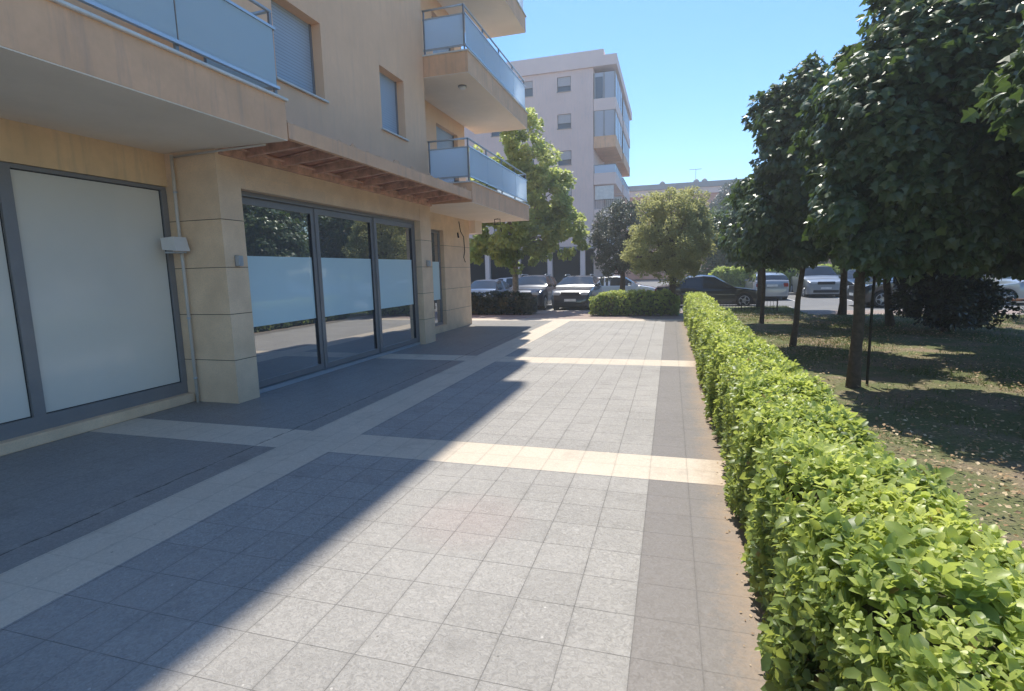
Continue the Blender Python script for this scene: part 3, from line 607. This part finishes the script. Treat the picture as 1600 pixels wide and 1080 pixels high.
# ------------------------------------------------------------------ hedges
def hedge(name,label,x0,x1,y0,y1,h,density,lsize,mat,axis='y',seed=0,side_dark=.22,ls=1.0,top=.0):
    """rows of leafy shoots over a rounded block; density(t) shoots per square metre"""
    root=empty(name,((x0+x1)/2,(y0+y1)/2,0),label=label,cat='hedge')
    C=[];Nn=[];
    w=(x1-x0)/2; d=(y1-y0)/2; long_y=d>w
    cx,cy=(x0+x1)/2,(y0+y1)/2; hw=min(w,d); L=max(w,d)
    per=2*h*.93+2*hw
    # sample cross section
    segs=np.linspace(-L,L,int(2*L/.5)+1)
    for a,b in zip(segs,segs[1:]):
        pos=(cy if long_y else cx)+(a+b)/2
        n=int(density(pos)*per*(b-a)); 
        s=rng.uniform(0,per,n); u=rng.uniform(a,b,n)
        hs_=h*.93; px=np.where(s<hs_,-hw,np.where(s>per-hs_,hw,s-hs_-hw)); pz=np.where(s<hs_,s,np.where(s>per-hs_,per-s,h))
        # round the shoulders
        k=.16*(hw/.4); ex=np.clip(np.abs(px)-(hw-k),0,None); ez=np.clip(pz-(h-k),0,None)
        rr=np.hypot(ex,ez); f=np.where(rr>k,k/np.maximum(rr,1e-6),1); px=np.sign(px)*(np.minimum(np.abs(px),hw-k)+ex*f); pz=np.minimum(pz,h-k)+ez*f
        nx=np.where(np.abs(px)>hw-k-.001,np.sign(px)*np.maximum(ex,.001),0)/k; nz=ez/k+np.where(np.abs(px)<hw-k,1,0)
        nn=norm(np.stack([nx,np.zeros(n),nz+.001],-1))
        bul=.018*np.sin(u*3.1+seed)+.022*np.sin(u*7.3+pz*5+seed)+.018*np.sin(u*1.3+px*6)+rng.normal(0,.018,n)-np.where(rng.random(n)<.25,rng.uniform(0,.08,n),0)
        hsc=1-.35*np.clip((np.abs(u)-(L-.45))/.45,0,1)**2
        p=np.stack([px,u,pz*hsc],-1)+nn*bul[:,None]
        C.append(p);Nn.append(nn)
    # ends
    for sgn in (-1,1):
        n=int(density((cy if long_y else cx)+sgn*L)*2*hw*h); p=np.stack([rng.uniform(-hw,hw,n)*.9,np.full(n,sgn*L)+rng.normal(0,.03,n),rng.uniform(.03,h*.8,n)],-1); C.append(p); Nn.append(np.tile([0,sgn,.2],(n,1)))
    C=np.concatenate(C);Nn=np.concatenate(Nn)
    if not long_y: C=C[:,[1,0,2]]; Nn=Nn[:,[1,0,2]]
    keep=C[:,2]>.05; C,Nn=C[keep],Nn[keep]; n=len(C)
    ax=norm(Nn*.75+np.array([0,0,.45])+rng.normal(0,.32,(n,3)))
    K=7; t1=norm(np.cross(ax,rng.normal(size=(n,3)))); t2=np.cross(ax,t1)
    pc=[];pa=[];pn=[];ps=[];pt=[]
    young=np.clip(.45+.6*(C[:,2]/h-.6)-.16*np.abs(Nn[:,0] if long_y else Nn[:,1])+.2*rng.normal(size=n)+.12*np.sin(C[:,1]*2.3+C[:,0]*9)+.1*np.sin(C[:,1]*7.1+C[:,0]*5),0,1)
    far=np.clip((C[:,1]+cy-7)/10,0,1) if long_y else np.zeros(n)
    for k in range(K):
        ang=k*2.4+rng.uniform(-.4,.4,n); rad=t1*np.cos(ang)[:,None]+t2*np.sin(ang)[:,None]
        el=.15+.8*k/K+rng.normal(0,.15,n)
        a=norm(rad*np.cos(el)[:,None]+ax*np.sin(el)[:,None]); nrm=norm(ax*np.cos(el)[:,None]-rad*np.sin(el)[:,None]+rng.normal(0,.2,(n,3)))
        hgt=(k/K-.5)*.055*ls
        pc.append(C+ax*hgt+rng.normal(0,.004,(n,3))); pa.append(a); pn.append(nrm)
        old=rng.random(n)
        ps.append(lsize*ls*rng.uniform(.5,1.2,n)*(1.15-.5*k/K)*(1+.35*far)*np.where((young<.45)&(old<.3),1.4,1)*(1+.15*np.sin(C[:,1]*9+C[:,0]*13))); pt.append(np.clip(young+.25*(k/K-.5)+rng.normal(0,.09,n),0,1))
    pc,pa,pn,ps,pt=map(np.concatenate,(pc,pa,pn,ps,pt)); pt=np.where(rng.random(len(pt))<.008,1.5,pt)
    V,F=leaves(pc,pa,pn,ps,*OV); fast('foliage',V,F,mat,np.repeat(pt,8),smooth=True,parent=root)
    # woody interior
    mb=MB(); i=.10
    bm=bmesh.new(); bmesh.ops.create_grid(bm,x_segments=2,y_segments=2,size=1); bm.free()
    xs_=np.linspace(-hw+i,hw-i,6); us=np.linspace(-L+i,L-i,max(4,int(L*8)))
    prof=[(-hw+i,.06),(-hw+i,h*.5),(-hw+i+.03,h-.22),(-hw+i+.12,h-.14),(hw-i-.12,h-.14),(hw-i-.03,h-.22),(hw-i,h*.5),(hw-i,.06)]
    V=[];Fc=[]
    for u in us:
        for (a,z) in prof: 
            q=(a+random.uniform(-.02,.02),u,z+random.uniform(-.02,.02)*(z>.1)); V.append(q if long_y else (q[1],q[0],q[2]))
    m=len(prof)
    for r in range(len(us)-1):
        for k in range(m-1): Fc.append((r*m+k,r*m+k+1,(r+1)*m+k+1,(r+1)*m+k))
    Fc.append(tuple(range(m))); Fc.append(tuple((len(us)-1)*m+k for k in range(m))); mb.add(V,Fc)
    # bare stems near the foot
    for q in range(int(L*2*7)):
        u=random.uniform(-L+.05,L-.05); a=random.uniform(-hw+.06,hw-.06); p0=Vector((a,u,-.02)); p1=Vector((a+random.uniform(-.08,.08),u+random.uniform(-.08,.08),h*.55)); p2=p1+Vector((random.uniform(-.12,.12),random.uniform(-.12,.12),h*.3))
        pp=[p0,p1,p2]
        if not long_y: pp=[Vector((p.y,p.x,p.z)) for p in pp]
        mb.tube(pp,[.009,.006,.003],5,cap=False)
    mb.build('branches',M['hedgetwig'],root)
    return root
def dens(y): return 850 if y<4 else (560 if y<6.5 else (340 if y<10 else 200))
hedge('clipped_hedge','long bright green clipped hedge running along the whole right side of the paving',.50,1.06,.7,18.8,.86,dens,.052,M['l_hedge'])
hedge('clipped_hedge','short clipped hedge across the far end of the paving beside the round tree',-2.8,.25,19.8,20.5,.86,lambda x:190,.06,M['l_hedge'],seed=2,ls=1.2)
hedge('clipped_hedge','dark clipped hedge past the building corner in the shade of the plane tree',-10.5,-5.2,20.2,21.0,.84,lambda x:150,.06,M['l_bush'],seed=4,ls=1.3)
hedge('clipped_hedge','low sunlit hedge across the car park behind the parked cars',2.5,14,37.2,38.2,1.5,lambda x:60,.12,M['l_hedge'],seed=5,ls=1.7)
# ------------------------------------------------------------------ litter and grass
n=52000; x=rng.uniform(1.1,14,n); y=1.5+18.8*rng.uniform(0,1,n)**1.35; d=np.sin(x*1.3+1)*np.sin(y*.9)+.4*np.sin(x*3.7+y*2.1); k=(rng.random(n)<.45+.35*d)|(y<6); x,y=x[k],y[k]; n=len(x)
V,F=leaves(np.stack([x,y,.055+rng.uniform(0,.03,n)],-1),norm(np.stack([rng.normal(size=n),rng.normal(size=n),rng.normal(0,.25,n)],-1)),norm(np.stack([rng.normal(0,.35,n),rng.normal(0,.35,n),np.ones(n)],-1)),rng.uniform(.022,.055,n),*RH)
fast('fallen_leaves',V,F,M['litter'],np.repeat(rng.random(n),2),kind='stuff',label='dry brown leaves scattered over the lawn',cat='fallen leaves')
n=900; y=rng.uniform(1.2,18.6,n); x=.54-np.abs(rng.normal(0,.09,n)); V,F=leaves(np.stack([x,y,np.full(n,.006)],-1),norm(np.stack([rng.normal(size=n),rng.normal(size=n),rng.normal(0,.1,n)],-1)),norm(np.stack([rng.normal(0,.25,n),rng.normal(0,.25,n),np.ones(n)],-1)),rng.uniform(.004,.03,n)**1.0*rng.uniform(.4,1,n),*RH)
fast('leaf_crumbs',V,F,M['litter'],np.repeat(rng.random(n),2),kind='stuff',label='dry crumbs and small dead leaves along the foot of the long hedge',cat='leaf litter')
def grass(name,x0,x1,y0,y1,n,label,h=.07):
    x=rng.uniform(x0,x1,n); y=rng.uniform(y0,y1,n); d=np.sin(x*1.1+2)*np.sin(y*.8+1)+.5*np.sin(x*2.9-y*1.7); k=rng.random(n)<.5+.5*d; x,y=x[k],y[k]; n=len(x)
    T=(np.array([(0,.07,0),(0,-.07,0),(.6,-.04,.03),(.6,.04,.03),(1,0,.12)],float),np.array([(0,1,2),(0,2,3),(3,2,4)]))
    V,F=leaves(np.stack([x,y,np.full(n,.01)],-1),norm(np.stack([rng.normal(0,.5,n),rng.normal(0,.5,n),np.ones(n)],-1)),norm(rng.normal(size=(n,3))),rng.uniform(.5,1.3,n)*h,*T)
    fast(name,V,F,M['blade'],np.repeat(rng.random(n),3),kind='stuff',label=label,cat='grass')
grass('grass',1.2,13,5.6,20.3,110000,'sparse grass growing between the dry leaves under the maples')
grass('verge_grass',.55,4.55,20.55,24.2,9000,'short green grass on the verge beside the low railing',.08)
# ------------------------------------------------------------------ low railing and wooden rail
e=empty('low_railing',(1.4,22.0,0),label='low black metal railing on the grass verge in front of the black car',cat='railing')
mb=MB()
for x in np.arange(0,2.5,.11): mb.cyl((x,0,.2),(0,0,1),.007,.36,6)
mb.build('bars',M['rubber'],e,kind='stuff') if False else mb.build('bars',M['rubber'],e)
mb=MB(); mb.box(0,2.45,-.012,.012,.37,.395); mb.box(0,2.45,-.01,.01,.08,.1); mb.build('rail',M['rubber'],e)
for x in (0,1.2,2.45): mb=MB(); mb.box(x-.015,x+.015,-.02,.02,-.02,.45); mb.build('post',M['rubber'],e)
e=empty('wooden_rail',(9.8,20.9,0),label='low reddish wooden rail fence at the right end of the lawn',cat='fence')
mb=MB(); mb.tube([(-.3,0,.42),(1.5,.02,.44),(4,0,.43)],.035,8); mb.build('rail',M['wood'],e)
for x in (0,1.6,3.3): mb=MB(); mb.tube([(x,0,-.05),(x,0,.5)],.045,8); mb.build('post',M['wood'],e)
# ------------------------------------------------------------------ cars
def paint(name,c,metal=.3):
    s=NT(name); n=s.noise(3,3); s.set(color=s.mix(n,scl(c,.92),scl(c,1.06)),rough=.28,metal=metal,coat=1.); s.p.inputs['Coat Roughness'].default_value=.04; return s.m
PT={k:paint('car_paint_'+k,v) for k,v in dict(black=(.01,.011,.013),navy=(.012,.02,.04),blue=(.05,.10,.20),white=(.72,.73,.74),silver=(.34,.36,.38),grey=(.03,.035,.045)).items()}
M['lens']=glassm('headlight_lens',(.55,.57,.6),1.5,.05); M['tail']=glassm('tail_lens',(.30,.01,.01),1.5,.1); M['plate']=plain('number_plate',(.75,.75,.73),.4); M['rim']=plain('alloy_rim',(.45,.46,.48),.3,metal=.9)
def car(label,loc,rz,color,kind='suv',L=4.4,Wd=1.82,H=1.58,name='parked_car',group='cars parked along the street'):
    root=empty(name,loc,rz,label=label,cat='car',group=group); pm=PT[color]
    w=Wd/2; wr=.34 if kind=='suv' else .31; xf=L/2-.86; xr=-L/2+.80; sill=.24 if kind=='suv' else .19
    # side profile control points  x(front +) : top height, belt height
    if kind=='suv': tp=[(L/2,.60),(L/2-.05,.80),(L/2-.35,.95),(L/2-1.05,1.04),(L/2-1.22,1.08),(L/2-1.95,H-.06),(L/2-2.5,H),(-L/2+1.0,H-.03),(-L/2+.42,H-.12),(-L/2+.10,1.05),(-L/2+.02,.9),(-L/2,.62)]
    elif kind=='hatch': tp=[(L/2,.52),(L/2-.06,.70),(L/2-.4,.84),(L/2-.95,.93),(L/2-1.1,.97),(L/2-1.85,H-.06),(L/2-2.3,H),(-L/2+.9,H-.05),(-L/2+.45,H-.16),(-L/2+.08,.98),(-L/2+.02,.8),(-L/2,.55)]
    elif kind=='pickup': tp=[(L/2,.6),(L/2-.05,.85),(L/2-.4,.98),(L/2-1.1,1.05),(L/2-1.25,1.1),(L/2-1.85,H-.06),(L/2-2.3,H),(L/2-3.1,H-.03),(L/2-3.35,1.12),(-L/2+.1,1.1),(-L/2+.02,.95),(-L/2,.6)]
    else: tp=[(L/2,.50),(L/2-.06,.66),(L/2-.4,.80),(L/2-1.1,.90),(L/2-1.3,.94),(L/2-2.1,H-.05),(L/2-2.6,H),(-L/2+1.5,H-.05),(-L/2+.75,1.02),(-L/2+.08,.96),(-L/2+.02,.8),(-L/2,.55)]
    px=np.array([a for a,_ in tp])[::-1];pz=np.array([b for _,b in tp])[::-1]
    belt0={'suv':1.06,'hatch':.95,'pickup':1.08,'sedan':.92}[kind]
    st=np.unique(np.concatenate([np.linspace(-L/2,L/2,74),px]))
    V=[];m=9
    info=[]
    for x in st:
        top=np.interp(x,px,pz); belt=min(top-.012,belt0-.04*(x/L+.5)*.6)
        zb=sill
        for xc in (xf,xr):
            dd=abs(x-xc); 
            if dd<wr+.05: zb=max(zb,math.sqrt((wr+.05)**2-dd*dd)+wr)
        e=min(1,(L/2-abs(x))/.55); ww=w*(.80+.20*math.sqrt(max(0,1-(1-e)**2))); 
        zb=min(zb,belt-.12); cab=max(0,top-belt-.05); wrf=ww*(.985-.26*min(1,cab/.5)) if cab>0 else ww*.93
        if abs(x)>L/2-.2: zb=max(zb,sill+.02)
        mid=(zb+belt)*.5
        zl=zb if zb<mid else mid-.02
        V+= [(x,0,sill+.02 if True else zb),(x,ww*.86,min(zb,sill+.05) if zb==sill else zb),(x,ww*.975,zl),(x,ww*1.0,mid),(x,ww*.985,belt-.10*(belt-mid)),(x,ww*.955,belt),(x,wrf,top-.05*min(1,cab/.3)-.006),(x,wrf*.82,top-.004),(x,0,top+.015)]
        info.append((top,belt,cab))
    n=len(st)
    parts={'body':[], 'side_window':[], 'windscreen':[], 'rear_window':[]}
    for i in range(n-1):
        xm=(st[i]+st[i+1])/2; top,belt,cab=info[i]; cab=min(info[i][2],info[i+1][2]); sl=(info[i+1][0]-info[i][0])/(st[i+1]-st[i])
        for k in range(m-1):
            f=(i*m+k,(i+1)*m+k,(i+1)*m+k+1,i*m+k+1); tgt='body'
            if k==5 and cab>.16:
                pil=[L/2-2.62]+([-L/2+1.25] if kind in('suv','hatch') else [])
                if kind!='pickup': pil.append(-L/2+1.35 if kind=='sedan' else -L/2+.42)
                if not any(abs(xm-p)<.05 for p in pil) and xm<L/2-1.45: tgt='side_window'
            if k in (6,7) and cab>.04:
                if sl<-.35 and xm>0: tgt='windscreen'
                if sl>.35 and xm<0 and info[i][0]>belt+.06: tgt='rear_window'
            parts[tgt].append(f)
    for pn,fs,side in [(a,b,c) for a,b in parts.items() for c in ((1,-1) if a=='side_window' else (0,))]:
        if not fs: continue
        used=sorted({i for f in fs for i in f}); mp={u:j for j,u in enumerate(used)}
        v=[V[u] for u in used]; nv=len(v); ff=[tuple(mp[i] for i in f) for f in fs]
        if pn=='windscreen': v=[(a+.003,b,c+.003) for a,b,c in v]
        allv=v+[(a,-b,c) for a,b,c in v]; allf=ff+[tuple(nv+i for i in f[::-1]) for f in ff]
        if side==1: allv,allf=v,ff
        if side==-1: allv,allf=allv[nv:],[tuple(i-nv for i in f) for f in allf[len(ff):]]
        bm=bmesh.new(); bv=[bm.verts.new(p) for p in allv]
        for f in allf:
            try: bm.faces.new([bv[i] for i in f])
            except ValueError: pass
        bmesh.ops.remove_doubles(bm,verts=bm.verts,dist=.0005)
        if pn=='body':
            be=[e_ for e_ in bm.edges if e_.is_boundary and all(abs(abs(v_.co.x)-L/2)<.01 for v_ in e_.verts)]
            bmesh.ops.holes_fill(bm,edges=be,sides=40)
        bmesh.ops.recalc_face_normals(bm,faces=bm.faces)
        if pn=='side_window': pass
        me=bpy.data.meshes.new(pn); bm.to_mesh(me); bm.free()
        for p_ in me.polygons: p_.use_smooth=True
        me.materials.append(pm if pn=='body' else M['carglass']); o=bpy.data.objects.new(pn,me); col.objects.link(o); o.parent=root
        if pn=='body': o.modifiers.new('e','EDGE_SPLIT').split_angle=R(38)
    # underbody
    mb=MB(); mb.box(-L/2+.25,L/2-.25,-w*.84,w*.84,sill-.06,sill+.35); mb.build('underbody',M['rubber'],root)
    for xc in (xf,xr):
        for sg in (-1,1):
            yo=sg*(w-.12); t=MB(); t.tube([(xc,yo-.105,wr),(xc,yo-.09,wr),(xc,yo+.09,wr),(xc,yo+.105,wr)],[wr-.03,wr,wr,wr-.03],26); wh=t.build('wheel',M['rubber'],root)
            r=MB(); ys=yo+sg*.106; r.cyl((xc,ys,wr),(0,1,0),wr*.30,.012,14)
            for q in range(5):
                a=q*2*math.pi/5; d=Vector((math.cos(a),0,math.sin(a))); r.tube([Vector((xc,ys,wr))+d*.05,Vector((xc,ys,wr))+d*wr*.68],[.035,.028],6)
            r.tube([(xc+math.cos(a)*wr*.68,ys,wr+math.sin(a)*wr*.68) for a in np.linspace(0,2*math.pi,25)],.018,6,cap=False); r.build('rim',M['rim'],wh)
    hz=.74 if kind in('suv','pickup') else .62
    for sg in (-1,1):
        h=MB(); h.bbox(L/2-.22,L/2-.035,sg*w*.80-.17,sg*w*.80+.13 if sg<0 else sg*w*.80+.04,hz,hz+.13,.02) if sg<0 else h.bbox(L/2-.22,L/2-.035,w*.80-.17,w*.80+.04,hz,hz+.13,.02)
        h=MB(); yc=sg*w*.68; h.bbox(L/2-.20,L/2-.005,yc-.17,yc+.17,hz,hz+.13,.03); h.build('headlight',M['lens'],root)
        h=MB(); h.bbox(-L/2-.005,-L/2+.16,sg*w*.74-.12,sg*w*.74+.12,hz+.06,hz+.28,.03); h.build('tail_light',M['tail'],root)
        h=MB(); xm=L/2-1.55; h.bbox(xm-.09,xm+.05,sg*(w+.08)-.09,sg*(w+.08)+.09,belt0+.0,belt0+.13,.03); h.build('mirror',pm,root)
        if kind=='suv':
            h=MB(); h.tube([(L/2-2.0,sg*w*.66,H+.0),(L/2-2.3,sg*w*.66,H+.05),(-L/2+1.0,sg*w*.66,H+.03),(-L/2+.75,sg*w*.66,H-.03)],.018,6); h.build('roof_rail',M['rim'],root)
    g=MB(); g.bbox(L/2-.04,L/2+.012,-.42,.42,hz-.02,hz+.14,.01); g.build('grille',M['rubber'],root)
    g=MB(); g.bbox(L/2-.1,L/2+.02,-.62,.62,.28,.42,.01); g.build('lower_grille',M['rubber'],root)
    g=MB(); g.box(L/2+.021,L/2+.03,-.26,.26,.47,.58); g.build('number_plate',M['plate'],root)
    g=MB(); g.box(-L/2-.02,-L/2-.008,-.26,.26,.72,.83); g.build('number_plate',M['plate'],root)
    return root
Z=-.14; D90=-math.pi/2
car('dark grey crossover facing the paving with sun glinting on its windscreen',(-4.25,25.5,Z),D90,'grey','suv',4.35,1.84,1.56)
car('dark blue crossover parked nose in behind the shaded hedge',(-6.55,25.9,Z),D90,'navy','suv',4.3,1.82,1.62)
car('pale blue hatchback half hidden behind the shaded hedge',(-9.0,25.6,Z),D90,'blue','hatch',4.0,1.74,1.45)
car('white hatchback crossing behind the short hedge',(-2.6,30.0,Z),0,'white','hatch',4.1,1.76,1.46)
car('long black estate car behind the low railing',(1.65,26.6,Z),0,'black','sedan',4.7,1.82,1.47)
car('grey blue hatchback seen from behind past the verge tree',(5.1,32.8,Z),math.pi/2,'silver','hatch',4.0,1.76,1.46)
car('silver pickup parked beyond the leaning maple trunk',(8.1,35.2,Z),D90,'silver','pickup',4.9,1.86,1.72)
car('black car next to the silver pickup behind the nearest trunk',(10.4,35.4,Z),D90,'black','sedan',4.5,1.8,1.46)
car('blue hatchback between the stake and the laurel bush',(11.6,34.6,Z),D90+.3,'blue','hatch',4.1,1.78,1.48)
car('grey off roader with alloy wheels cut off by the laurel bush',(9.7,26.3,Z),math.pi,'grey','suv',4.4,1.84,1.66)
car('silver car beyond the wooden rail at the right edge',(14.6,27.5,Z),math.pi,'silver','sedan',4.6,1.8,1.45)
car('white hatchback at the far side of the street under the arcade',(-9.5,33.5,Z),0,'white','hatch',4.0,1.74,1.45)
# ------------------------------------------------------------------ added haze volume, stands in for lens glare over the far shade
mb=MB(); mb.box(-45,60,-12,100,-1.2,21)
hz=bpy.data.materials.new('haze'); hz.use_nodes=True; hn=hz.node_tree.nodes; hn.remove(hn['Principled BSDF']); pv_=hn.new('ShaderNodeVolumePrincipled'); pv_.inputs['Density'].default_value=.0028; pv_.inputs['Color'].default_value=(.86,.92,1,1); pv_.inputs['Anisotropy'].default_value=.45
hz.node_tree.links.new(pv_.outputs[0],hn['Material Output'].inputs['Volume'])
mb.build('haze',hz,kind='stuff',label='thin haze volume added over the whole place to imitate veiling lens glare',cat='haze')
# ------------------------------------------------------------------ light, world, camera
se=Vector((-.128,.517,1)).normalized()
el=math.asin(se.z)
sun=bpy.data.lights.new('sun','SUN'); sun.energy=2.85; sun.angle=R(.53); sun.color=(1,.94,.83)
so=bpy.data.objects.new('sun',sun); col.objects.link(so); so.rotation_euler=se.to_track_quat('Z','Y').to_euler()
w=bpy.data.worlds.new('World'); sc.world=w; w.use_nodes=True; nt=w.node_tree
sky=nt.nodes.new('ShaderNodeTexSky'); sky.sky_type='NISHITA'; sky.sun_disc=False; sky.sun_elevation=el; sky.sun_rotation=math.atan2(se.x,se.y); sky.air_density=1.; sky.dust_density=.1; sky.ozone_density=3.5
bg=nt.nodes['Background']; hs=nt.nodes.new('ShaderNodeHueSaturation'); hs.inputs['Saturation'].default_value=1.2; nt.links.new(sky.outputs[0],hs.inputs['Color']); nt.links.new(hs.outputs[0],bg.inputs[0]); bg.inputs[1].default_value=.104
cam=bpy.data.cameras.new('camera'); co=bpy.data.objects.new('camera',cam); col.objects.link(co); sc.camera=co
yaw,pitch,roll=R(16.6424),R(8.0239),R(-1.3853)
fw=Vector((-math.sin(yaw)*math.cos(pitch),math.cos(yaw)*math.cos(pitch),-math.sin(pitch))); rt=Vector((math.cos(yaw),math.sin(yaw),0)); up=rt.cross(fw)
r2=rt*math.cos(roll)+up*math.sin(roll); u2=-rt*math.sin(roll)+up*math.cos(roll)
mt=Matrix((r2,u2,-fw)).transposed().to_4x4(); mt.translation=(0,0,1.7512); co.matrix_world=mt
cam.sensor_width=36; cam.lens=833.17/1600*36; cam.clip_start=.05; cam.clip_end=3000
sc.view_settings.view_transform='Standard'; sc.view_settings.look='None'; sc.view_settings.gamma=1; sc.view_settings.exposure=1.15
sc.cycles.max_bounces=8; sc.cycles.diffuse_bounces=4
